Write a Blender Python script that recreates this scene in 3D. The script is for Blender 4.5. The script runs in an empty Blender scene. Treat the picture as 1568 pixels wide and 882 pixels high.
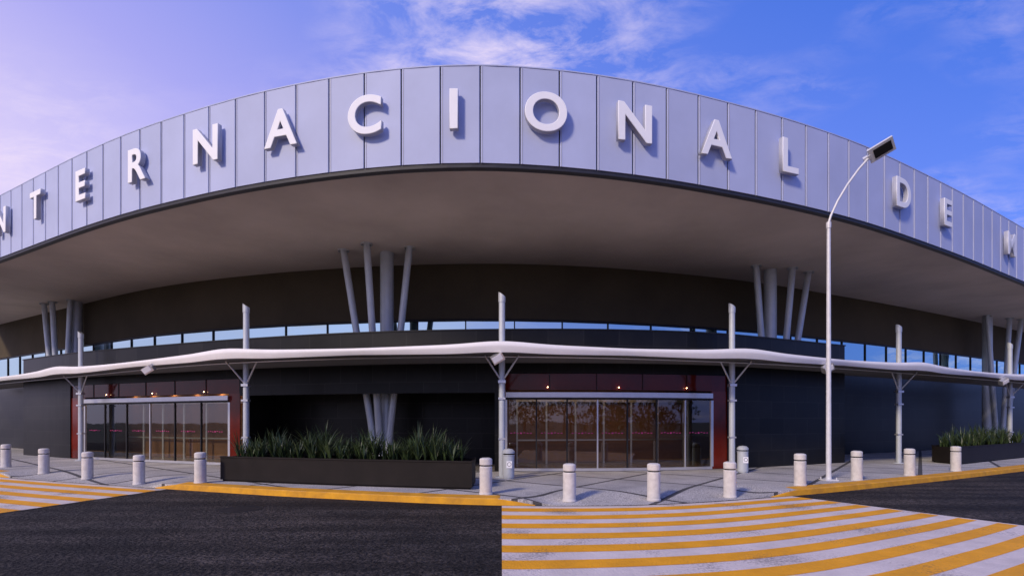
import bpy, math, random
from mathutils import Vector, Matrix
random.seed(7)
scene=bpy.context.scene
scene.view_settings.view_transform='Standard'
scene.view_settings.look='None'
scene.view_settings.exposure=0

# ------------------------------------------------------------ curves (plan, metres)
def make_curve(pts):
    pts=sorted(pts); n=len(pts)
    xs=[p[0] for p in pts]; ys=[p[1] for p in pts]
    s=[]
    for i in range(n):
        if i==0: s.append((ys[1]-ys[0])/(xs[1]-xs[0]))
        elif i==n-1: s.append((ys[-1]-ys[-2])/(xs[-1]-xs[-2]))
        else:
            h0=xs[i]-xs[i-1]; h1=xs[i+1]-xs[i]
            d0=(ys[i]-ys[i-1])/h0; d1=(ys[i+1]-ys[i])/h1
            s.append((d0*h1+d1*h0)/(h0+h1))
    def f(x):
        if x<=xs[0]: return ys[0]+s[0]*(x-xs[0])
        if x>=xs[-1]: return ys[-1]+s[-1]*(x-xs[-1])
        for i in range(n-1):
            if x<=xs[i+1]: break
        h=xs[i+1]-xs[i]; t=(x-xs[i])/h
        return ((2*t**3-3*t**2+1)*ys[i]+(t**3-2*t**2+t)*h*s[i]+(-2*t**3+3*t**2)*ys[i+1]+(t**3-t**2)*h*s[i+1])
    return f
FAS=make_curve([(-36,29.5),(-19.8,20.2),(-10.2,15.2),(-6.66,13.85),(-4.7,13.3),(-2.72,12.92),(-0.78,12.8),(1.15,12.98),(3.2,13.42),(6.2,14.4),(10.45,16.2),(15.2,18.8),(23.1,23.6),(40,34.2)])
WAL=make_curve([(-45,41),(-33,33.8),(-24,28.6),(-16.3,24.4),(-8,21.7),(0,20.9),(9.8,23.2),(17.2,26.6),(30,33.4),(45,42)])
FRO=make_curve([(-24.6,26.2),(-19.9,23.6),(-14.4,21.2),(-10.3,19.6),(-4.8,18.0),(0,17.45),(4,17.6),(7.3,18.3),(8.7,18.9),(13.5,21.2)])
KER=make_curve([(-45,34),(-17.3,17.3),(-9.2,14.0),(-4.4,12.3),(0.15,11.25),(2.9,11.35),(6.5,12.6),(11.7,15.2),(18.9,19.2),(45,35)])
CAN=make_curve([(-34,31.5),(-18.4,22.3),(-8.7,17.1),(-0.3,15.6),(7.2,17.1),(15.4,20.8),(24.4,25.6),(36,32.5)])
ROADZ=-0.14
def ss(a,b,x):
    t=max(0,min(1,(x-a)/(b-a))); return t*t*(3-2*t)
def ramp_amt(x):
    r1=ss(0.1,1.0,x)*(1-ss(5.7,6.6,x))
    r2=ss(-16.6,-15.8,x)*(1-ss(-10.2,-9.3,x))
    return max(r1,r2)
def walk_z(x,y):
    d=y-KER(x)
    return -0.13*ramp_amt(x)*(1-ss(0.0,1.5,d))

# ------------------------------------------------------------ mesh helper
class MB:
    def __init__(s): s.v=[]; s.f=[]; s.sm=[]; s.m=[]
    def add(s,vs,fs,smooth=False,mi=0):
        b=len(s.v); s.v+= [tuple(v) for v in vs]
        for f in fs:
            s.f.append([b+i for i in f]); s.sm.append(smooth); s.m.append(mi)
    def box(s,c,d,rz=0,mi=0,M=None):
        x,y,z=d[0]/2,d[1]/2,d[2]/2
        R=M if M else Matrix.Rotation(rz,3,'Z')
        vs=[Vector(c)+R@Vector(p) for p in [(-x,-y,-z),(x,-y,-z),(x,y,-z),(-x,y,-z),(-x,-y,z),(x,-y,z),(x,y,z),(-x,y,z)]]
        s.add(vs,[(0,3,2,1),(4,5,6,7),(0,1,5,4),(1,2,6,5),(2,3,7,6),(3,0,4,7)],mi=mi)
    def strip(s,cv,x0,x1,z0,z1,o0,o1,n=None,mi=0):
        if n is None: n=max(1,int(abs(x1-x0)/0.6))
        vs=[];fs=[]
        for i in range(n+1):
            x=x0+(x1-x0)*i/n; y=cv(x)
            vs+=[(x,y+o0,z0),(x,y+o1,z0),(x,y+o1,z1),(x,y+o0,z1)]
        for i in range(n):
            a=4*i; b=a+4
            fs+=[(a,b,b+3,a+3),(a+1,a+2,b+2,b+1),(a+3,b+3,b+2,a+2),(a,a+1,b+1,b)]
        fs+=[(0,3,2,1),(4*n,4*n+1,4*n+2,4*n+3)]
        s.add(vs,fs,mi=mi)
    def sweep(s,pts,rs,n=14,mi=0,cap=True):
        pts=[Vector(p) for p in pts]; vs=[];fs=[]
        for i,p in enumerate(pts):
            if i==0: t=pts[1]-p
            elif i==len(pts)-1: t=p-pts[i-1]
            else: t=(pts[i+1]-pts[i]).normalized()+(p-pts[i-1]).normalized()
            t.normalize()
            u=t.cross(Vector((0,1,0)) if abs(t.y)<0.9 else Vector((1,0,0))).normalized(); w=t.cross(u)
            for k in range(n):
                a=2*math.pi*k/n; vs.append(p+rs[i]*(math.cos(a)*u+math.sin(a)*w))
        for i in range(len(pts)-1):
            for k in range(n):
                a=i*n+k;b=i*n+(k+1)%n
                fs.append((a,b,b+n,a+n))
        s.add(vs,fs,smooth=True,mi=mi)
        if cap:
            s.add(vs[:n],[tuple(range(n))],mi=mi); s.add(vs[-n:],[tuple(range(n))],mi=mi)
    def lathe(s,c,prof,n=28,mi=0,mis=None):
        c=Vector(c)
        for j in range(len(prof)-1):
            vs=[];fs=[]
            for (r,z) in (prof[j],prof[j+1]):
                for k in range(n):
                    a=2*math.pi*k/n; vs.append(c+Vector((r*math.cos(a),r*math.sin(a),z)))
            for k in range(n): fs.append((k,(k+1)%n,n+(k+1)%n,n+k))
            flat=abs(prof[j][1]-prof[j+1][1])<1e-4
            s.add(vs,fs,smooth=not flat,mi=(mis[j] if mis else mi))
    def obj(s,name,mats,parent=None):
        me=bpy.data.meshes.new(name); me.from_pydata(s.v,[],s.f)
        me.polygons.foreach_set('use_smooth',s.sm); me.polygons.foreach_set('material_index',s.m)
        for m in (mats if isinstance(mats,(list,tuple)) else [mats]): me.materials.append(m)
        me.update()
        o=bpy.data.objects.new(name,me); scene.collection.objects.link(o)
        if parent: o.parent=parent
        return o
def empty(name):
    o=bpy.data.objects.new(name,None); scene.collection.objects.link(o); return o

# ------------------------------------------------------------ materials
def mat(name,col,rough=0.6,metal=0.0,var=0.12,nscale=3.0,bump=0.0,bscale=60,spec=0.5,col2=None,island=0.0,emit=None):
    m=bpy.data.materials.new(name); m.use_nodes=True; nt=m.node_tree; N=nt.nodes; L=nt.links
    b=N['Principled BSDF']; b.inputs['Roughness'].default_value=rough; b.inputs['Metallic'].default_value=metal
    b.inputs['Specular IOR Level'].default_value=spec
    tc=N.new('ShaderNodeTexCoord')
    nz=N.new('ShaderNodeTexNoise'); nz.inputs['Scale'].default_value=nscale; nz.inputs['Detail'].default_value=6; nz.inputs['Roughness'].default_value=.6
    L.new(tc.outputs['Object'],nz.inputs['Vector'])
    mx=N.new('ShaderNodeMix'); mx.data_type='RGBA'
    c=Vector(col)
    a=c*(1-var) if col2 is None else c; d=c*(1+var) if col2 is None else Vector(col2)
    mx.inputs[6].default_value=(*a,1); mx.inputs[7].default_value=(*d,1)
    mr=N.new('ShaderNodeMapRange'); mr.inputs[1].default_value=.3; mr.inputs[2].default_value=.7
    L.new(nz.outputs['Fac'],mr.inputs[0]); L.new(mr.outputs[0],mx.inputs[0])
    out=mx.outputs[2]
    if island>0:
        g=N.new('ShaderNodeNewGeometry'); mp=N.new('ShaderNodeMapRange'); mp.inputs[3].default_value=1-island; mp.inputs[4].default_value=1+island
        L.new(g.outputs['Random Per Island'],mp.inputs[0])
        vm=N.new('ShaderNodeVectorMath'); vm.operation='SCALE'; L.new(out,vm.inputs[0]); L.new(mp.outputs[0],vm.inputs['Scale']); out=vm.outputs[0]
    L.new(out,b.inputs['Base Color'])
    if bump>0:
        n2=N.new('ShaderNodeTexNoise'); n2.inputs['Scale'].default_value=bscale; n2.inputs['Detail'].default_value=4
        L.new(tc.outputs['Object'],n2.inputs['Vector'])
        bp=N.new('ShaderNodeBump'); bp.inputs['Strength'].default_value=bump; bp.inputs['Distance'].default_value=.02
        L.new(n2.outputs['Fac'],bp.inputs['Height']); L.new(bp.outputs[0],b.inputs['Normal'])
    if emit:
        b.inputs['Emission Color'].default_value=(*emit[0],1); b.inputs['Emission Strength'].default_value=emit[1]
    return m
M_panel=mat('coated_aluminium_panel',(0.47,0.515,0.72),rough=.6,metal=.0,var=.06,nscale=.7,island=.05,spec=.35)
M_letter=mat('letter_white_paint',(0.92,0.92,0.94),rough=.75,var=.02,spec=.25)
M_letside=mat('letter_return',(0.42,0.43,0.5),rough=.5,var=.05)
M_dark=mat('dark_joint',(0.02,0.021,0.03),rough=.6)
M_soffit=mat('soffit_stucco',(0.43,0.37,0.335),rough=.9,var=.14,nscale=.35,bump=.25,bscale=25)
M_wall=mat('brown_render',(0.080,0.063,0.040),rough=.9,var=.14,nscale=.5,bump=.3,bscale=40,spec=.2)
M_steel=mat('painted_steel',(0.50,0.53,0.56),rough=.4,metal=.2,var=.06)
M_lamppole=mat('galvanised_lamp_pole',(0.68,0.68,0.70),rough=.4,metal=.1,var=.08,nscale=6)
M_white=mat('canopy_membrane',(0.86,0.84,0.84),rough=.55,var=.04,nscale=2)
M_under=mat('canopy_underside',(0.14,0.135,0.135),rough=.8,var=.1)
M_black=mat('black_metal',(0.015,0.015,0.017),rough=.5,spec=.3)
M_alu=mat('aluminium',(0.62,0.62,0.64),rough=.3,metal=.7,var=.05)
M_red=mat('red_glass_panel',(0.12,0.012,0.006),rough=.12,var=.4,nscale=.8,spec=.3)
M_red2=mat('maroon_glass_panel',(0.085,0.007,0.004),rough=.10,var=.3,nscale=.8,spec=.25)
M_pink=mat('door_safety_decal',(0.55,0.04,0.22),rough=.5,var=.1)
M_lampon=mat('lit_downlight',(1,.8,.55),var=.01,emit=((1,.60,.30),26))
M_conc=mat('bollard_concrete',(0.62,0.59,0.56),rough=.9,var=.12,nscale=9,bump=.35,bscale=90)
M_kerb=mat('yellow_kerb_paint',(0.80,0.38,0.008),rough=.8,nscale=3,col2=(0.50,0.23,0.015),bump=.5,bscale=40)
M_planter=mat('planter_brown',(0.013,0.010,0.009),rough=.6,var=.25,nscale=2,bump=.15,spec=.2)
M_soil=mat('soil',(0.03,0.02,0.014),rough=1,bump=1,bscale=30)
M_leaf=mat('strap_leaf',(0.022,0.042,0.015),rough=.45,col2=(0.05,0.078,0.025),nscale=1.5,island=.4)
M_floor=mat('interior_floor',(0.25,0.23,0.21),rough=.25,var=.06)
M_int=mat('interior_warm_wall',(0.20,0.10,0.05),rough=.6)

def blacktile():
    m=mat('black_tile',(0.0075,0.0073,0.0068),rough=.36,var=.3,nscale=1.2,spec=.22)
    nt=m.node_tree;N=nt.nodes;L=nt.links;b=N['Principled BSDF']
    tc=[n for n in N if n.type=='TEX_COORD'][0]
    sp=N.new('ShaderNodeSeparateXYZ'); L.new(tc.outputs['Object'],sp.inputs[0])
    cb=N.new('ShaderNodeCombineXYZ'); L.new(sp.outputs[0],cb.inputs[0]); L.new(sp.outputs[2],cb.inputs[1])
    br=N.new('ShaderNodeTexBrick'); br.inputs['Scale'].default_value=1; br.inputs['Brick Width'].default_value=1.2; br.inputs['Row Height'].default_value=.6
    br.inputs['Mortar Size'].default_value=.010; br.inputs['Color1'].default_value=(.6,.6,.6,1); br.inputs['Color2'].default_value=(1.6,1.6,1.6,1); br.inputs['Mortar'].default_value=(3.4,3.4,3.4,1)
    L.new(cb.outputs[0],br.inputs['Vector'])
    old=b.inputs['Base Color'].links[0].from_socket
    vm=N.new('ShaderNodeVectorMath'); vm.operation='MULTIPLY'; L.new(old,vm.inputs[0]); L.new(br.outputs['Color'],vm.inputs[1]); L.new(vm.outputs[0],b.inputs['Base Color'])
    return m
M_tile=blacktile()

def glass(name,refl,tint,rough=.02,gcol=(.9,.95,1)):
    m=bpy.data.materials.new(name); m.use_nodes=True; nt=m.node_tree;N=nt.nodes;L=nt.links
    for n in list(N):
        if n.type!='OUTPUT_MATERIAL': N.remove(n)
    out=[n for n in N if n.type=='OUTPUT_MATERIAL'][0]
    tr=N.new('ShaderNodeBsdfTransparent'); tr.inputs[0].default_value=(*tint,1)
    gl=N.new('ShaderNodeBsdfGlossy'); gl.inputs['Roughness'].default_value=rough; gl.inputs[0].default_value=(*gcol,1)
    fr=N.new('ShaderNodeFresnel'); fr.inputs[0].default_value=1.5
    ad=N.new('ShaderNodeMath'); ad.operation='ADD'; ad.inputs[1].default_value=refl; ad.use_clamp=True
    tc=N.new('ShaderNodeTexCoord'); nz=N.new('ShaderNodeTexNoise'); nz.inputs['Scale'].default_value=.9
    L.new(tc.outputs['Object'],nz.inputs['Vector'])
    bp=N.new('ShaderNodeBump'); bp.inputs['Strength'].default_value=.05; bp.inputs['Distance'].default_value=.04
    L.new(nz.outputs['Fac'],bp.inputs['Height']); L.new(bp.outputs[0],gl.inputs['Normal'])
    mx=N.new('ShaderNodeMixShader'); L.new(fr.outputs[0],ad.inputs[0]); L.new(ad.outputs[0],mx.inputs[0]); L.new(tr.outputs[0],mx.inputs[1]); L.new(gl.outputs[0],mx.inputs[2]); L.new(mx.outputs[0],out.inputs[0])
    return m
M_glass=glass('door_glass',.05,(.70,.70,.62))
M_wglass=glass('clerestory_glass',.65,(.1,.12,.15),gcol=(.66,.88,.88))

def asphalt():
    m=mat('asphalt',(0.011,0.0105,0.0105),rough=.9,col2=(0.044,0.036,0.030),nscale=.4,bump=1,bscale=20,spec=.25)
    nt=m.node_tree;N=nt.nodes;L=nt.links;b=N['Principled BSDF']
    tc=[n for n in N if n.type=='TEX_COORD'][0]
    v=N.new('ShaderNodeTexNoise'); v.inputs['Scale'].default_value=18; v.inputs['Detail'].default_value=6; v.inputs['Roughness'].default_value=.8; L.new(tc.outputs['Object'],v.inputs['Vector'])
    mr=N.new('ShaderNodeMapRange'); mr.inputs[1].default_value=.43;mr.inputs[2].default_value=.60;mr.inputs[3].default_value=.18;mr.inputs[4].default_value=2.6
    L.new(v.outputs['Fac'],mr.inputs[0])
    mp=N.new('ShaderNodeMapping'); mp.inputs['Scale'].default_value=(.12,1.4,1); mp.inputs['Rotation'].default_value=(0,0,math.radians(18)); L.new(tc.outputs['Object'],mp.inputs[0])
    s2=N.new('ShaderNodeTexNoise'); s2.inputs['Scale'].default_value=1.1; s2.inputs['Detail'].default_value=4; L.new(mp.outputs[0],s2.inputs['Vector'])
    m2=N.new('ShaderNodeMapRange'); m2.inputs[1].default_value=.38;m2.inputs[2].default_value=.62;m2.inputs[3].default_value=.55;m2.inputs[4].default_value=1.5; L.new(s2.outputs['Fac'],m2.inputs[0])
    mm=N.new('ShaderNodeMath'); mm.operation='MULTIPLY'; L.new(mr.outputs[0],mm.inputs[0]); L.new(m2.outputs[0],mm.inputs[1])
    old=b.inputs['Base Color'].links[0].from_socket
    vm=N.new('ShaderNodeVectorMath'); vm.operation='SCALE'; L.new(old,vm.inputs[0]); L.new(mm.outputs[0],vm.inputs['Scale']); L.new(vm.outputs[0],b.inputs['Base Color'])
    for nn in N:
        if nn.type=='BUMP': nn.inputs['Distance'].default_value=.07
    return m
M_asph=asphalt()
def paint(name,col,wear):
    m=mat(name,col,rough=.75,var=.14,nscale=2.2,bump=.7,bscale=35)
    nt=m.node_tree;N=nt.nodes;L=nt.links;b=N['Principled BSDF']
    tc=[n for n in N if n.type=='TEX_COORD'][0]
    nz=N.new('ShaderNodeTexNoise'); nz.inputs['Scale'].default_value=22; nz.inputs['Detail'].default_value=6; nz.inputs['Roughness'].default_value=.8; L.new(tc.outputs['Object'],nz.inputs['Vector'])
    n3=N.new('ShaderNodeTexNoise'); n3.inputs['Scale'].default_value=1.1; n3.inputs['Detail'].default_value=3; L.new(tc.outputs['Object'],n3.inputs['Vector'])
    ad=N.new('ShaderNodeMath'); ad.operation='ADD'; L.new(nz.outputs['Fac'],ad.inputs[0]); L.new(n3.outputs['Fac'],ad.inputs[1])
    mr=N.new('ShaderNodeMapRange'); mr.inputs[1].default_value=wear;mr.inputs[2].default_value=wear+.16; L.new(ad.outputs[0],mr.inputs[0])
    old=b.inputs['Base Color'].links[0].from_socket
    mx=N.new('ShaderNodeMix'); mx.data_type='RGBA'; mx.inputs[7].default_value=(.09,.075,.06,1)
    mu=N.new('ShaderNodeMath'); mu.operation='MULTIPLY'; mu.inputs[1].default_value=.65; L.new(mr.outputs[0],mu.inputs[0])
    L.new(mu.outputs[0],mx.inputs[0]); L.new(old,mx.inputs[6]); L.new(mx.outputs[2],b.inputs['Base Color'])
    return m
M_pw=paint('white_road_paint',(0.70,0.61,0.55),1.06)
M_py=paint('yellow_road_paint',(0.85,0.37,0.004),1.10)
def walkmat():
    m=mat('sidewalk_concrete',(0.36,0.35,0.34),rough=.85,nscale=1.0,col2=(0.56,0.54,0.52),bump=.4,bscale=70)
    nt=m.node_tree;N=nt.nodes;L=nt.links;b=N['Principled BSDF']
    tc=[n for n in N if n.type=='TEX_COORD'][0]
    mp=N.new('ShaderNodeMapping'); mp.inputs['Rotation'].default_value=(0,0,math.radians(38)); L.new(tc.outputs['Object'],mp.inputs[0])
    br=N.new('ShaderNodeTexBrick'); br.offset=0; br.inputs['Scale'].default_value=1; br.inputs['Brick Width'].default_value=2.3; br.inputs['Row Height'].default_value=2.3
    br.inputs['Mortar Size'].default_value=.06; br.inputs['Mortar Smooth'].default_value=.05
    br.inputs['Color1'].default_value=(1,1,1,1); br.inputs['Color2'].default_value=(.85,.85,.87,1); br.inputs['Mortar'].default_value=(.16,.16,.17,1)
    L.new(mp.outputs[0],br.inputs['Vector'])
    v=N.new('ShaderNodeTexNoise'); v.inputs['Scale'].default_value=40; v.inputs['Detail'].default_value=3; L.new(tc.outputs['Object'],v.inputs['Vector'])
    mr=N.new('ShaderNodeMapRange'); mr.inputs[1].default_value=.35;mr.inputs[2].default_value=.65;mr.inputs[3].default_value=.5;mr.inputs[4].default_value=1.4; L.new(v.outputs['Fac'],mr.inputs[0])
    old=b.inputs['Base Color'].links[0].from_socket
    vm=N.new('ShaderNodeVectorMath'); vm.operation='MULTIPLY'; L.new(old,vm.inputs[0]); L.new(br.outputs['Color'],vm.inputs[1])
    v2=N.new('ShaderNodeVectorMath'); v2.operation='SCALE'; L.new(vm.outputs[0],v2.inputs[0]); L.new(mr.outputs[0],v2.inputs['Scale']); L.new(v2.outputs[0],b.inputs['Base Color'])
    return m
M_walk=walkmat()

# ------------------------------------------------------------ ground, road, sidewalk
g=MB(); g.add([(-600,-600,-.18),(600,-600,-.18),(600,600,-.18),(-600,600,-.18)],[(0,1,2,3)])
g.obj('ground',mat('dry_ground',(0.09,0.085,0.06),rough=1,nscale=.1,col2=(0.05,0.06,0.03)))
def sheet(mb,xf,yf,zf,xs,ts):
    vs=[];fs=[];n=len(ts)
    for x in xs:
        for t in ts: vs.append((xf(x,t),yf(x,t),zf(x,t)))
    for i in range(len(xs)-1):
        for j in range(n-1):
            a=i*n+j; fs.append((a,a+n,a+n+1,a+1))
    mb.add(vs,fs)
def frange(a,b,n): return [a+(b-a)*i/n for i in range(n+1)]
r=MB(); sheet(r,lambda x,t:x,lambda x,t:KER(x)*(1-t)+(-16)*t+0.05*(1-t),lambda x,t:ROADZ,frange(-45,45,150),[0,.5,1]); r.obj('road',M_asph)
w=MB()
ts=[0,.15,.3,.5,.75,1,1.25,1.5,2.0]
xs=frange(-45,45,360)
sheet(w,lambda x,t:x,lambda x,t:KER(x)+.02+t,lambda x,t:walk_z(x,KER(x)+.02+t),xs,ts)
sheet(w,lambda x,t:x,lambda x,t:(KER(x)+2.02)*(1-t)+(WAL(x)+.5)*t,lambda x,t:0.0,xs,[0,.5,1])
sheet(w,lambda x,t:x,lambda x,t:KER(x)+.02,lambda x,t:walk_z(x,KER(x)+.02) if t==1 else -.2,xs,[0,1])
w.obj('sidewalk',M_walk)
k=MB()
def kerb_piece(x0,x1,mb):
    n=max(2,int((x1-x0)/.4)); vs=[];fs=[]
    for i in range(n+1):
        x=x0+(x1-x0)*i/n
        e=min(1,(x-x0)/.7,(x1-x)/.7); zt=-.125+.132*max(0.05,e); y=KER(x)
        vs+=[(x,y-.03,-.2),(x,y,zt-.025),(x,y+.03,zt),(x,y+.5,zt),(x,y+.5,-.2)]
    for i in range(n):
        for j in range(4):
            a=5*i+j; fs.append((a,a+5,a+6,a+1))
    fs+=[(0,1,2,3,4),tuple(5*n+q for q in (4,3,2,1,0))]
    mb.add(vs,fs)
kerb_piece(-9.7,0.5,k); kerb_piece(6.2,45,k); kerb_piece(-45,-16.2,k)
k.obj('kerb',M_kerb)
def crosswalk(x0f,x1f,tmax,name):
    def yy(x,t): return KER(x)-t*(1-0.022*max(0,x))-0.03
    a=MB();b=MB()
    def band(mb,t0,t1,z):
        n=40;vs=[];fs=[]
        for i in range(n+1):
            u=i/n
            for t in (t0,t1):
                x=x0f(t)*(1-u)+x1f(t)*u; vs.append((x,yy(x,t),z))
        for i in range(n): fs.append((2*i,2*i+1,2*i+3,2*i+2))
        mb.add(vs,fs)
    band(a,.05,tmax,ROADZ+.004)
    t=.35
    while t+.4<tmax: band(b,t,t+.40,ROADZ+.008); t+=.82
    p=empty(name)
    a.obj('white_paint',M_pw,p); b.obj('yellow_stripes',M_py,p)
crosswalk(lambda t:-0.22+.02*t,lambda t:6.75+.36*t,9.2,'crosswalk')
crosswalk(lambda t:-19.5,lambda t:-9.2-.22*t,6.3,'crosswalk.001')
mh=MB(); mh.lathe((-5.6,11.0-.2,ROADZ),[(0.42,0.0),(.42,.006),(.34,.006),(.33,.003),(.0,.003)],28); mh.obj('manhole_cover',M_black)

# ------------------------------------------------------------ terminal building
T=empty('airport_terminal_building')
def arcx(cv,start,step,xmin,xmax):
    out=[start]
    for d in (1,-1):
        x=start
        while xmin<x<xmax:
            acc=0
            while acc<step:
                nx=x+d*.02; acc+=math.hypot(.02,cv(nx)-cv(x)); x=nx
            out.append(x)
    return sorted(out)
FB,FT=8.0,10.37
js=arcx(FAS,-0.78,.97,-34,38)
fp=MB();rb=MB()
for a,b in zip(js[:-1],js[1:]):
    dx=b-a; ya,yb=FAS(a),FAS(b)
    def P(u,o,z):
        return (a+dx*u, ya+(yb-ya)*u+o, z)
    g0=.016; g1=1-g0
    vs=[P(g0,0.05,FB),P(g1,0.05,FB),P(g1,0.05,FT),P(g0,0.05,FT),P(g0,.012,FB),P(g1,.012,FB),P(g1,.012,FT),P(g0,.012,FT),
        P(g0+.012,0,FB),P(g1-.012,0,FB),P(g1-.012,0,FT),P(g0+.012,0,FT)]
    fp.add(vs,[(0,1,5,4),(1,2,6,5),(2,3,7,6),(3,0,4,7),(4,5,9,8),(5,6,10,9),(6,7,11,10),(7,4,8,11),(8,9,10,11)])
    c0=P(.055,-.004,(FB+FT)/2); rb.box(c0,(.012,.012,FT-FB-.02),math.atan2(yb-ya,dx))
fp.obj('fascia_panels',M_panel,T); rb.obj('fascia_folds',M_letside,T)
d=MB(); d.strip(FAS,-34,38,FB+.004,FT-.01,.055,.3,120); d.strip(FAS,-34,38,7.9,FB-.003,.03,.22,120); d.obj('fascia_backing',M_dark,T)
cp=MB(); cp.strip(FAS,-34,38,FT+.002,FT+.03,-.01,.4,120); cp.obj('roof_coping',M_panel,T)
so=MB(); sheet(so,lambda x,t:x,lambda x,t:(FAS(x)+.2)*(1-t)+(WAL(x)+.3)*t,lambda x,t:7.96,frange(-34,38,120),[0,.25,.5,.75,1]); so.obj('soffit',M_soffit,T)
ro=MB(); sheet(ro,lambda x,t:x,lambda x,t:(FAS(x)+.35)*(1-t)+60*t,lambda x,t:10.3,frange(-34,38,60),[0,1]); ro.obj('roof',M_soffit,T)
# main wall
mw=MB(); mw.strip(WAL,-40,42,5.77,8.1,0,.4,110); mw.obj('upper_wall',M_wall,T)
lw=MB(); lw.strip(WAL,-40,42,-.1,4.05,0.02,.4,110); lw.obj('lower_tiled_wall',M_tile,T)
wg=MB(); 
wj=arcx(WAL,0.1,1.95,-38,40)
for a,b in zip(wj[:-1],wj[1:]):
    wg.add([(a,WAL(a)+.12,4.05),(b,WAL(b)+.12,4.05),(b,WAL(b)+.12,5.77),(a,WAL(a)+.12,5.77)],[(0,1,2,3)])
wg.obj('clerestory_glazing',M_wglass,T)
fr=MB()
for a in wj: fr.box((a,WAL(a)+.09,4.91),(.045,.05,1.7),math.atan((WAL(a+.1)-WAL(a))/.1))
fr.strip(WAL,-38,40,5.70,5.765,0.03,.14,110); fr.strip(WAL,-38,40,4.055,4.12,0.03,.14,110)
fr.obj('clerestory_frames',M_black,T)
ib=MB(); ib.strip(WAL,-38,40,3.9,6,1.8,1.9,80); ib.obj('interior_backdrop_wall',M_int,T)
# entrance block
PZ=4.72
eb=MB()
eb.strip(FRO,-24.4,-20.0,-.1,3.28,0,.3); 
eb.strip(FRO,-24.4,-10.2,3.28,PZ,0,.3)
eb.strip(FRO,-10.2,-0.35,2.63,PZ,0,.3)
eb.strip(FRO,-0.35,7.6,3.28,PZ,0,.3)
eb.strip(FRO,7.6,13.5,-.1,3.28,0,.3); eb.strip(FRO,7.6,13.5,3.28,PZ,0.0,.3)
def retwall(x,z0,z1,th=.25,y0=None,y1=None):
    y0=FRO(x)+.3 if y0 is None else y0; y1=WAL(x)+.02 if y1 is None else y1
    eb.box((x,(y0+y1)/2,(z0+z1)/2),(th,y1-y0,z1-z0))
retwall(-24.27,-.1,PZ); retwall(13.37,-.1,PZ); retwall(-10.1,-.1,PZ-.1); retwall(-.45,-.1,PZ-.1); retwall(7.73,-.1,PZ-.1); retwall(-20.1,-.1,PZ-.1)
eb.strip(FRO,-.58,-.36,-.1,2.63,0.002,.3)
eb.obj('entrance_block_walls',M_tile,T)
er=MB(); sheet(er,lambda x,t:x,lambda x,t:(FRO(x)+.28)*(1-t)+(WAL(x)+.01)*t,lambda x,t:PZ-.03,frange(-24.3,13.4,50),[0,1])
sheet(er,lambda x,t:x,lambda x,t:(FRO(x)+.28)*(1-t)+(WAL(x)+.01)*t,lambda x,t:3.5,frange(-24.3,13.4,50),[0,1]); er.obj('entrance_block_roof',M_black,T)
pc=MB(); pc.strip(FRO,-24.45,13.55,PZ+.002,PZ+.04,-.03,.33); pc.obj('parapet_cap',M_black,T)
fl=MB(); sheet(fl,lambda x,t:x,lambda x,t:(FRO(x)-.05)*(1-t)+(WAL(x))*t,lambda x,t:.012,frange(-20,7.6,60),[0,1]); fl.obj('entrance_floor',M_floor,T)

def entrance(x0,x1,rl,rr,npan,ztop=3.28):
    red=MB(); fr=MB(); gl=MB(); dc=MB(); dl=MB()
    red.strip(FRO,x0,x1,2.72,ztop-.01,.06,.09,mi=1)
    if rl>0: red.strip(FRO,x0,x0+rl,.02,2.72,.05,.10)
    if rr>0: red.strip(FRO,x1-rr,x1,.02,2.72,.05,.10)
    nj=max(2,int((x1-x0)/1.5))
    for i in range(nj+1):
        x=x0+(x1-x0)*i/nj; fr.box((x,FRO(x)+.04,(2.72+ztop)/2),(.02,.02,ztop-2.74),mi=1)
    a=x0+rl;b=x1-rr
    fr.strip(FRO,a,b,2.47,2.64,-.06,.2)
    fr.strip(FRO,a,b,2.40,2.46,-.02,.12,mi=1)
    fr.strip(FRO,a,b,.014,.10,.02,.14)
    sl=lambda x:math.atan((FRO(x+.05)-FRO(x-.05))/.1)
    for i in range(npan+1):
        x=a+(b-a)*i/npan
        wd=.10 if i in (0,npan) else (.045)
        fr.box((x,FRO(x)+.08,1.25),(wd,.07,2.3),sl(x),mi=0 if (i in(0,npan) or i%3==0) else 1)
    for i in range(npan):
        xa=a+(b-a)*i/npan; xb=a+(b-a)*(i+1)/npan
        gl.add([(xa,FRO(xa)+.08,.1),(xb,FRO(xb)+.08,.1),(xb,FRO(xb)+.08,2.4),(xa,FRO(xa)+.08,2.4)],[(0,1,2,3)])
        xm=(xa+xb)/2
        for q in range(7):
            xx=xm+(q-3)*.11; dc.box((xx,FRO(xx)+.07,1.28+.012*math.sin(q*2)),(.06,.004,.022+.022*(q==3)),sl(xm))
        for yy in (1.0,2.3):
            dl.lathe((xm,FRO(xm)+yy,2.95),[(.11,0),(.0,0)],12,mi=0); dl.lathe((xm,FRO(xm)+yy,2.945),[(.14,0),(.14,.05)],12,mi=1)
    for i in range(3):
        x=a+(b-a)*(i+.5)/3+.2
        dl.lathe((x,FRO(x)-.03,2.80),[(.014,0),(.014,.02),(0,.02)],8,mi=0)
    red.obj('red_glass',[M_red,M_red2],T); fr.obj('door_frames',[M_alu,M_black],T); gl.obj('sliding_door_glass',M_glass,T); dc.obj('door_decals',M_pink,T)
    dl.obj('ceiling_downlights',[M_lampon,M_black],T)
entrance(-0.33,7.6,.12,.62,7)
entrance(-19.98,-10.22,1.0,.5,6)
cl_=MB()
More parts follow.
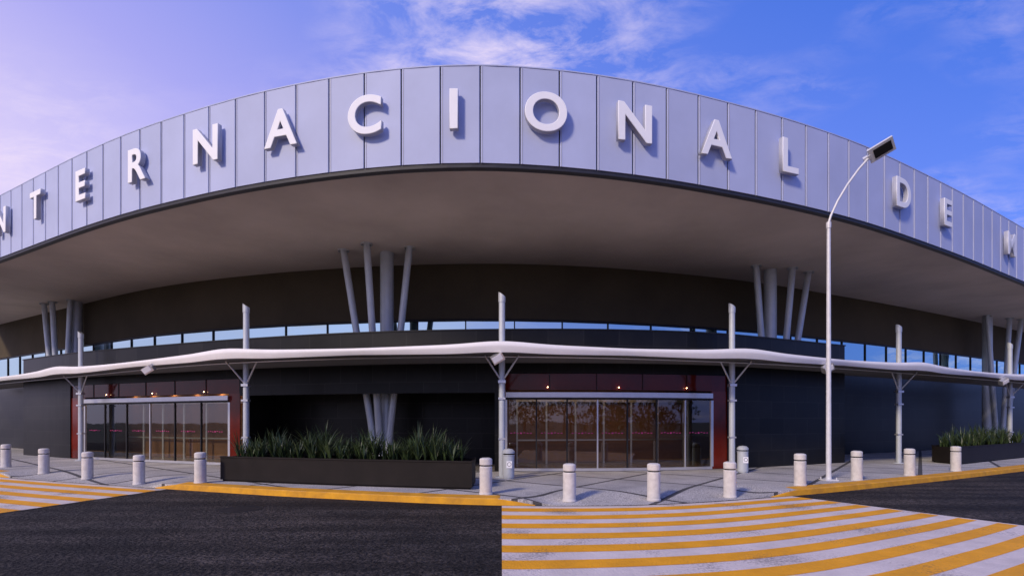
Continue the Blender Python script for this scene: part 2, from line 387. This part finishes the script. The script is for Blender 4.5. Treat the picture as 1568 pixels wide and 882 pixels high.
for (p,q) in ((-.3,7.6),(-19.9,-10.3)):
    sheet(cl_,lambda x,t:x,lambda x,t:(FRO(x)+.32)*(1-t)+(WAL(x)-.01)*t,lambda x,t:3.0,frange(p,q,14),[0,1])
    cl_.strip(WAL,p+.1,q-.05,.02,2.95,-.04,.0)
cl_.obj('vestibule_lining',M_int,T)
it=MB()
for (p,q) in ((.2,7.2),(-18.6,-10.8)):
    n_=6
    for i in range(n_+1):
        x=p+(q-p)*i/n_; it.box((x,WAL(x)-.3,1.3),(.07,.07,2.6),mi=1)
    it.strip(WAL,p,q,2.45,2.6,-.34,-.26,mi=1); it.strip(WAL,p,q,.9,.96,-.33,-.27,mi=1)
it.obj('inner_screen',[M_int,M_alu],T)

# V columns
def vcolumn(x,y,tops,rthick,xt):
    c=MB()
    c.sweep([(xt,y+.25,-.05),(xt,y+.25,7.97)],[.25,.25],20)
    for (tx,ty) in tops:
        b=Vector((x,y,.0)); t=Vector((tx,ty,7.98))
        dirn=(t-b); p0=b+dirn*.0+Vector(((tx-x)*.12,0,0))
        c.sweep([p0,b+dirn*.03+Vector(((tx-x)*.12,0,0)),t-dirn*.04,t],[.11,.125,.125,.11],16)
        c.lathe((tx,ty,7.9),[(.2,.0),(.2,.06)],16)
    c.lathe((x,y,0),[(.5,.0),(.5,.25),(.42,.3),(0,.3)],20)
    c.obj('v_column',M_steel,T)
vcolumn(-4.78,19.3,[(-6.2,19.2),(-5.15,18.5),(-3.7,18.9)],.25,-4.68)
vcolumn(10.75,21.5,[(9.85,21.1),(11.5,21.4),(12.5,22.0)],.25,10.75)
vcolumn(-23.5,27.3,[(-25.0,27.9),(-24.2,27.5),(-22.9,27.1)],.25,-22.95)
vcolumn(29.2,31.3,[(28.2,31.0),(30.3,31.8),(31.4,32.2)],.25,28.7)

# ------------------------------------------------------------ letters
S=empty('airport_name_sign')
letters=[('I',-21.9),('N',-19.2),('T',-16.55),('E',-13.7),('R',-10.95),('N',-8.3),('A',-5.9),('C',-3.6),('I',-1.4),('O',.81),('N',3.07),('A',5.4),('L',7.86),('D',12.9),('E',15.7),('M',21.2),('O',24.0)]
for ch,x in letters:
    cu=bpy.data.curves.new('t','FONT'); cu.body=ch; cu.size=1.3; cu.extrude=.06; cu.bevel_depth=.012; cu.bevel_resolution=1; cu.offset=.02; cu.align_x='CENTER'; cu.resolution_u=12
    o=bpy.data.objects.new('t',cu); scene.collection.objects.link(o)
    dg=bpy.context.evaluated_depsgraph_get(); dg.update()
    me=bpy.data.meshes.new_from_object(o.evaluated_get(dg))
    bpy.data.objects.remove(o)
    zs=[v.co.y for v in me.vertices]; xsv=[v.co.x for v in me.vertices]
    h=max(zs)-min(zs); k_=.97/h; cx=(max(xsv)+min(xsv))/2; z0=min(zs)
    for v in me.vertices: v.co.x=(v.co.x-cx)*k_*1.04; v.co.y=(v.co.y-z0)*k_
    me.materials.clear(); me.materials.append(M_letter); me.materials.append(M_letside)
    for p in me.polygons: p.material_index=0 if abs(p.normal.z)>.35 else 1
    lo=bpy.data.objects.new('letter_'+ch,me); scene.collection.objects.link(lo); lo.parent=S
    ang=math.atan((FAS(x+.3)-FAS(x-.3))/.6)
    nrm=Vector((math.sin(ang),-math.cos(ang),0))
    lo.rotation_euler=(math.pi/2,0,ang); p=Vector((x,FAS(x),8.73))+nrm*.13; lo.location=p
# ------------------------------------------------------------ canopy
C=empty('entrance_canopy')
poles=[-29.5,-18.4,-8.7,-.3,7.2,15.4,24.4,33]
def near(x):
    return min(abs(x-p) for p in poles)
top=MB(); und=MB()
n=300; vs=[];fs=[]; uv=[];uf=[]
for i in range(n+1):
    x=-34+70*i/n; yc=CAN(x); d=near(x); pk=math.exp(-(d/1.0)**2); u=min(1,d/4.4)
    zt=3.77+.08*pk+.02*math.cos(u*math.pi); th=.18+.12*(1-u)**1.2
    yf=yc-1.3+.2*(1-math.exp(-(d/2.5)**2)); yb=min(FRO(x)-.15,yc+1.9) if -24.4<x<13.5 else yc+1.9
    vs+=[(x,yb,3.86),(x,yc,3.88),(x,yf+.1,zt+.01),(x,yf,zt-.02),(x,yf+.02,zt-th*.5),(x,yf+.10,zt-th)]
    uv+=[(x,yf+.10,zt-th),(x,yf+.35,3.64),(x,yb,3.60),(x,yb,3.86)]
for i in range(n):
    for j in range(5):
        a=6*i+j; fs.append((a,a+6,a+7,a+1))
    for j in range(3):
        a=4*i+j; uf.append((a,a+4,a+5,a+1))
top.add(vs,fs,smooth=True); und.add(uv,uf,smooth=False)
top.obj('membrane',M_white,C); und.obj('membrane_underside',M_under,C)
st=MB(); bl=MB()
for px in poles:
    y=CAN(px)
    r=.095
    st.sweep([(px,y,-.02),(px,y,5.30)],[r,r*.97],18)
    st.lathe((px,y,0),[(.2,0),(.2,.03),(.1,.04)],18)
    nn=18; vs=[]
    for zz0 in (0,1):
        for q in range(nn):
            a=2*math.pi*q/nn; cxx=math.cos(a)*r*1.12
            vs.append((px+cxx,y+math.sin(a)*r*1.12,5.22 if zz0==0 else 5.45-cxx*.7))
    st.add(vs,[(q,(q+1)%nn,nn+(q+1)%nn,nn+q) for q in range(nn)],smooth=True); st.add(vs[nn:],[tuple(range(nn))])
    for sg in (-1,1):
        bl.sweep([(px,y,2.85),(px+sg*.5,y-.3,3.60)],[.028,.028],8)
    bl.box((px,y-.02,2.85),(.22,.22,.08)); bl.box((px,y-.02,2.35),(.21,.21,.06))
    bl.box((px,y,1.15),(.2,.2,.05))
P=[(x,CAN(x)-.2,3.58) for x in frange(-34,36,120)]
bl.sweep(P,[.03]*len(P),8)
st.obj('masts',M_steel,C); bl.obj('brackets',M_alu,C)
fld=MB()
for x in (-25.0,-12.2,-.4,10.4,21.5):
    y=CAN(x)-1.15; z=3.42
    R=Matrix.Rotation(math.radians(-30),3,'Y')@Matrix.Rotation(math.radians(25),3,'X')
    fld.box((x,y,z),(.34,.2,.22),M=R); fld.box((x,y-.1,z-.03),(.28,.02,.16),M=R,mi=1); fld.sweep([(x,y+.05,z+.05),(x,y+.15,z+.3)],[.025,.025],8)
fld.obj('floodlights',[M_alu,M_white],C)

# ------------------------------------------------------------ bollards
bp=[(-18.5,19.1),(-15.5,17.3),(-13.0,16.0),(-10.6,14.85),(-8.47,14.2),(-.6,12.0),(1.28,11.65),(3.2,11.8),(5.15,12.35),(7.5,13.6),(9.8,14.85),(12.25,16.1),(14.95,17.6)]
for (x,y) in bp:
    z=walk_z(x,y)-.005; b=MB()
    prof=[(.155,0),(.155,.04),(.145,.05),(.145,.63),(.138,.645),(.122,.65),(.122,.675),(.138,.68),(.145,.69),(.145,.80),(.132,.825),(.09,.84),(0,.843)]
    mis=[0,0,0,0,0,1,0,0,0,0,0,0]
    b.lathe((x,y,z),prof,28,mis=mis)
    b.obj('bollard',[M_conc,M_black])

# ------------------------------------------------------------ street lamp
l=MB(); X,Y=9.0,14.85
l.box((X,Y,.015),(.36,.36,.03)); 
l.sweep([(X,Y,.03),(X,Y,.12),(X,Y,3.5),(X,Y,7.2)],[.075,.07,.06,.05],16)
l.sweep([(X,Y,7.15),(X,Y,7.32)],[.065,.065],16)
arm=[(X,Y,7.3),(X+.05,Y-.02,7.5),(X+.22,Y-.06,7.9),(X+.48,Y-.1,8.36),(X+.76,Y-.15,8.76),(X+.98,Y-.2,9.02)]
l.sweep(arm,[.032]*len(arm),12)
for a in ((.07,.07),(-.07,.07),(.07,-.07),(-.07,-.07)): l.sweep([(X+a[0]*2,Y+a[1]*2,.03),(X+a[0]*2,Y+a[1]*2,.09)],[.015,.015],6)
R=Matrix.Rotation(math.radians(-33),3,'Z')@Matrix.Rotation(math.radians(-24),3,'Y')@Matrix.Rotation(math.radians(-38),3,'X')
hc=Vector((X+1.25,Y-.35,9.20))
l.box(hc,(.62,.42,.06),M=R,mi=0)
l.box(hc+R@Vector((0,0,.045)),(.5,.26,.04),M=R,mi=0)
l.box(hc+R@Vector((.03,0,-.035)),(.44,.27,.015),M=R,mi=1)
l.box(hc+R@Vector((-.36,0,0)),(.18,.12,.09),M=R,mi=0)
for q in range(6): l.box(hc+R@Vector((-.2+.08*q,0,.075)),(.012,.24,.03),M=R,mi=0)
l.obj('street_lamp',[M_lamppole,M_black])

# ------------------------------------------------------------ planters with strap-leaf plants
def planter(x0,x1,off,dep,nplants):
    cv=make_curve([(x0,off[0]),((x0+x1)/2,(off[0]+off[1])/2+off[2]),(x1,off[1])])
    p=MB(); th=.07
    nn=12
    p.strip(cv,x0,x1,.05,.66,0,th,nn); p.strip(cv,x0,x1,.05,.66,dep-th,dep,nn)
    p.strip(cv,x0,x0+th,.05,.66,th+.001,dep-th-.001,1); p.strip(cv,x1-th,x1,.05,.66,th+.001,dep-th-.001,1)
    p.strip(cv,x0-.01,x1+.01,.663,.70,-.02,.1,nn); p.strip(cv,x0-.01,x1+.01,.663,.70,dep-.1,dep+.02,nn)
    p.strip(cv,x0+.05,x1-.05,-.02,.05,.05,dep-.05,nn)
    par=empty('planter_box'); p.obj('box',M_planter,par)
    s=MB(); s.strip(cv,x0+.04,x1-.04,.4,.6,th,dep-th,nn); s.obj('soil',M_soil,par)
    lf=MB()
    for i in range(nplants):
        cx=random.uniform(x0+.2,x1-.2); cy=cv(cx)+random.uniform(.15,dep-.15)
        H=random.uniform(.45,1.0)*(0.72+.42*math.sin(cx*2.1)**2)
        for b in range(random.randint(10,16)):
            az=random.uniform(0,2*math.pi); h=H*random.uniform(.6,1.15); out=h*random.uniform(.1,.75); wd=random.uniform(.012,.024)
            dx,dy=math.cos(az),math.sin(az); sx,sy=-dy,dx; v=[];f=[]
            K=5
            for q in range(K+1):
                t=q/K; rr=out*t**1.8; zz=.58+h*(t-.28*t**3*(out/h)); ww=wd*(1-t**2.2)+.001
                v+=[(cx+dx*rr-sx*ww,cy+dy*rr-sy*ww,zz),(cx+dx*rr+sx*ww,cy+dy*rr+sy*ww,zz)]
            for q in range(K): f.append((2*q,2*q+1,2*q+3,2*q+2))
            lf.add(v,f,smooth=True)
    lf.obj('strap_leaf_plants',M_leaf,par)
planter(-8.15,-.98,(14.6,12.75,-.1),1.3,210)
planter(17.2,24,(20.1,24.3,0),1.3,120)

# ------------------------------------------------------------ bins
def bin_(x,y,nm='litter_bin'):
    b=MB(); b.lathe((x,y,0),[(.15,0),(.15,.03),(.17,.04),(.17,.66),(.18,.67),(.18,.70),(.15,.70),(.15,.74),(.18,.74),(.18,.80),(.12,.86),(0,.88)],24,mis=[0,0,0,0,0,1,1,1,0,0,0])
    b.box((x+.02,y-.178,.42),(.16,.012,.2),mi=2)
    for q in range(10):
        a=q/10*2*math.pi; b.box((x+.02+.055*math.cos(a),y-.187,.43+.055*math.sin(a)),(.03,.004,.012),M=Matrix.Rotation(-(a+math.pi/2),3,'Y'),mi=1)
    b.obj(nm,[M_steel,M_black,M_letter])
bin_(-.1,15.3); bin_(7.55,17.1)

# ------------------------------------------------------------ row of trees across the road (seen only in the glass)
tr=MB(); tk=MB()
for i in range(40):
    x=-70+3.5*i+random.uniform(-1.2,1.2); y=-42+random.uniform(-5,5); h=random.uniform(5.0,7.5)
    tk.sweep([(x,y,-.2),(x+.1,y,h*.4),(x+.3,y+.1,h*.75)],[.2,.14,.05],8)
    for q in range(3):
        a=random.uniform(0,6.28); tk.sweep([(x+.1,y,h*.4),(x+.1+1.2*math.cos(a),y+1.2*math.sin(a),h*.7)],[.09,.03],6)
    cl=[(Vector((x+random.gauss(0,1.5),y+random.gauss(0,1.3),h*random.uniform(.12,.9))),random.uniform(.8,1.4)) for _ in range(11)]
    for q in range(360):
        c,rr=random.choice(cl); v=Vector((random.gauss(0,1),random.gauss(0,1),random.gauss(0,.8))).normalized()*rr*random.uniform(.5,1.05)
        p=c+v; s_=random.uniform(.18,.34); u=Vector((random.gauss(0,1),random.gauss(0,1),random.gauss(0,1))).normalized(); w_=u.orthogonal().normalized()
        tr.add([p-u*s_,p-w_*s_*.6,p+u*s_,p+w_*s_*.6],[(0,1,2,3)])
tp=empty('tree_row'); tr.obj('foliage',M_leaf,tp); tk.obj('trunks',mat('bark',(.08,.06,.045),rough=.9),tp)

# ------------------------------------------------------------ sky + sun
SUN_EL=math.radians(32); az=math.atan2(-1.0,-1.25)
sd=Vector((math.sin(az)*math.cos(SUN_EL),math.cos(az)*math.cos(SUN_EL),math.sin(SUN_EL)))
W=bpy.data.worlds.new('World'); scene.world=W; W.use_nodes=True; nt=W.node_tree;N=nt.nodes;L=nt.links
bg=N['Background']; bg.inputs[1].default_value=.11
sky=N.new('ShaderNodeTexSky'); sky.sky_type='NISHITA'; sky.sun_disc=False; sky.sun_elevation=SUN_EL; sky.sun_rotation=az; sky.air_density=1.3; sky.dust_density=1.0; sky.ozone_density=3
tc=N.new('ShaderNodeTexCoord')
sp=N.new('ShaderNodeSeparateXYZ'); L.new(tc.outputs['Generated'],sp.inputs[0])
mul=N.new('ShaderNodeVectorMath'); mul.operation='MULTIPLY'; L.new(sky.outputs[0],mul.inputs[0]); mul.inputs[1].default_value=(.45,.95,2.3)
def math_(op,a,b=None,clamp=False):
    n=N.new('ShaderNodeMath'); n.operation=op; n.use_clamp=clamp
    for i,v in enumerate((a,b)):
        if v is None: continue
        if isinstance(v,(int,float)): n.inputs[i].default_value=v
        else: L.new(v,n.inputs[i])
    return n.outputs[0]
# evening haze: lavender towards the left and the horizon
f=math_('SUBTRACT',math_('ADD',1.02,math_('MULTIPLY',sp.outputs[0],-.55)),math_('MULTIPLY',sp.outputs[2],1.1),True)
rp=N.new('ShaderNodeValToRGB'); L.new(f,rp.inputs[0]); cr=rp.color_ramp
cr.elements[0].position=.05; cr.elements[0].color=(.04,.15,.70,1)
cr.elements[1].position=1.0; cr.elements[1].color=(.84,.70,.93,1)
e=cr.elements.new(.45); e.color=(.19,.27,.84,1)
e=cr.elements.new(.75); e.color=(.48,.44,.90,1)
sc=N.new('ShaderNodeVectorMath'); sc.operation='SCALE'; sc.inputs['Scale'].default_value=9.4; L.new(rp.outputs[0],sc.inputs[0])
hz=N.new('ShaderNodeMix'); hz.data_type='RGBA'; hz.inputs[0].default_value=.8; L.new(mul.outputs[0],hz.inputs[6]); L.new(sc.outputs[0],hz.inputs[7])
# clouds projected on a high layer
ad=math_('MAXIMUM',math_('ADD',sp.outputs[2],.12),.05)
dv=N.new('ShaderNodeVectorMath'); dv.operation='DIVIDE'; cmb=N.new('ShaderNodeCombineXYZ')
for q in range(3): L.new(ad,cmb.inputs[q])
L.new(tc.outputs['Generated'],dv.inputs[0]); L.new(cmb.outputs[0],dv.inputs[1])
mp=N.new('ShaderNodeMapping'); mp.inputs['Rotation'].default_value=(0,0,math.radians(35)); mp.inputs['Scale'].default_value=(1.2,2.0,0); mp.inputs['Location'].default_value=(.3,.7,0); L.new(dv.outputs[0],mp.inputs[0])
n1=N.new('ShaderNodeTexNoise'); n1.inputs['Scale'].default_value=5.0; n1.inputs['Detail'].default_value=12; n1.inputs['Roughness'].default_value=.66; n1.inputs['Distortion'].default_value=.35; L.new(mp.outputs[0],n1.inputs['Vector'])
n2=N.new('ShaderNodeTexNoise'); n2.inputs['Scale'].default_value=.8; n2.inputs['Detail'].default_value=3; L.new(mp.outputs[0],n2.inputs['Vector'])
m1=N.new('ShaderNodeMapRange'); m1.inputs[1].default_value=.42; m1.inputs[2].default_value=.70; L.new(n1.outputs['Fac'],m1.inputs[0])
dd=N.new('ShaderNodeVectorMath'); dd.operation='DISTANCE'; L.new(dv.outputs[0],dd.inputs[0]); dd.inputs[1].default_value=(.05,1.08,.84)
near_=N.new('ShaderNodeMapRange'); near_.inputs[1].default_value=.55; near_.inputs[2].default_value=.0; near_.inputs[3].default_value=0; near_.inputs[4].default_value=.30; L.new(dd.outputs['Value'],near_.inputs[0])
m2=N.new('ShaderNodeMapRange'); m2.inputs[1].default_value=.46; m2.inputs[2].default_value=.72; L.new(math_('ADD',n2.outputs['Fac'],near_.outputs[0]),m2.inputs[0])
cm=math_('MULTIPLY',math_('MULTIPLY',m1.outputs[0],m2.outputs[0]),.85)
cmx=N.new('ShaderNodeMix'); cmx.data_type='RGBA'; L.new(cm,cmx.inputs[0]); L.new(hz.outputs[2],cmx.inputs[6]); cmx.inputs[7].default_value=(8.0,6.9,8.8,1)
L.new(cmx.outputs[2],bg.inputs[0])
sl=bpy.data.lights.new('sun','SUN'); sl.energy=2.8; sl.angle=math.radians(8); sl.color=(1,.82,.60)
so_=bpy.data.objects.new('sun',sl); scene.collection.objects.link(so_); so_.rotation_euler=sd.to_track_quat('Z','Y').to_euler(); so_.location=(0,0,40)

# ------------------------------------------------------------ camera
cam=bpy.data.cameras.new('camera'); co=bpy.data.objects.new('camera',cam); scene.collection.objects.link(co)
cam.sensor_width=36; cam.lens=36*800/1568; cam.shift_y=(645-441)/1568; cam.clip_end=2000
co.location=(0,0,1.67); co.rotation_euler=(math.pi/2,0,0); scene.camera=co
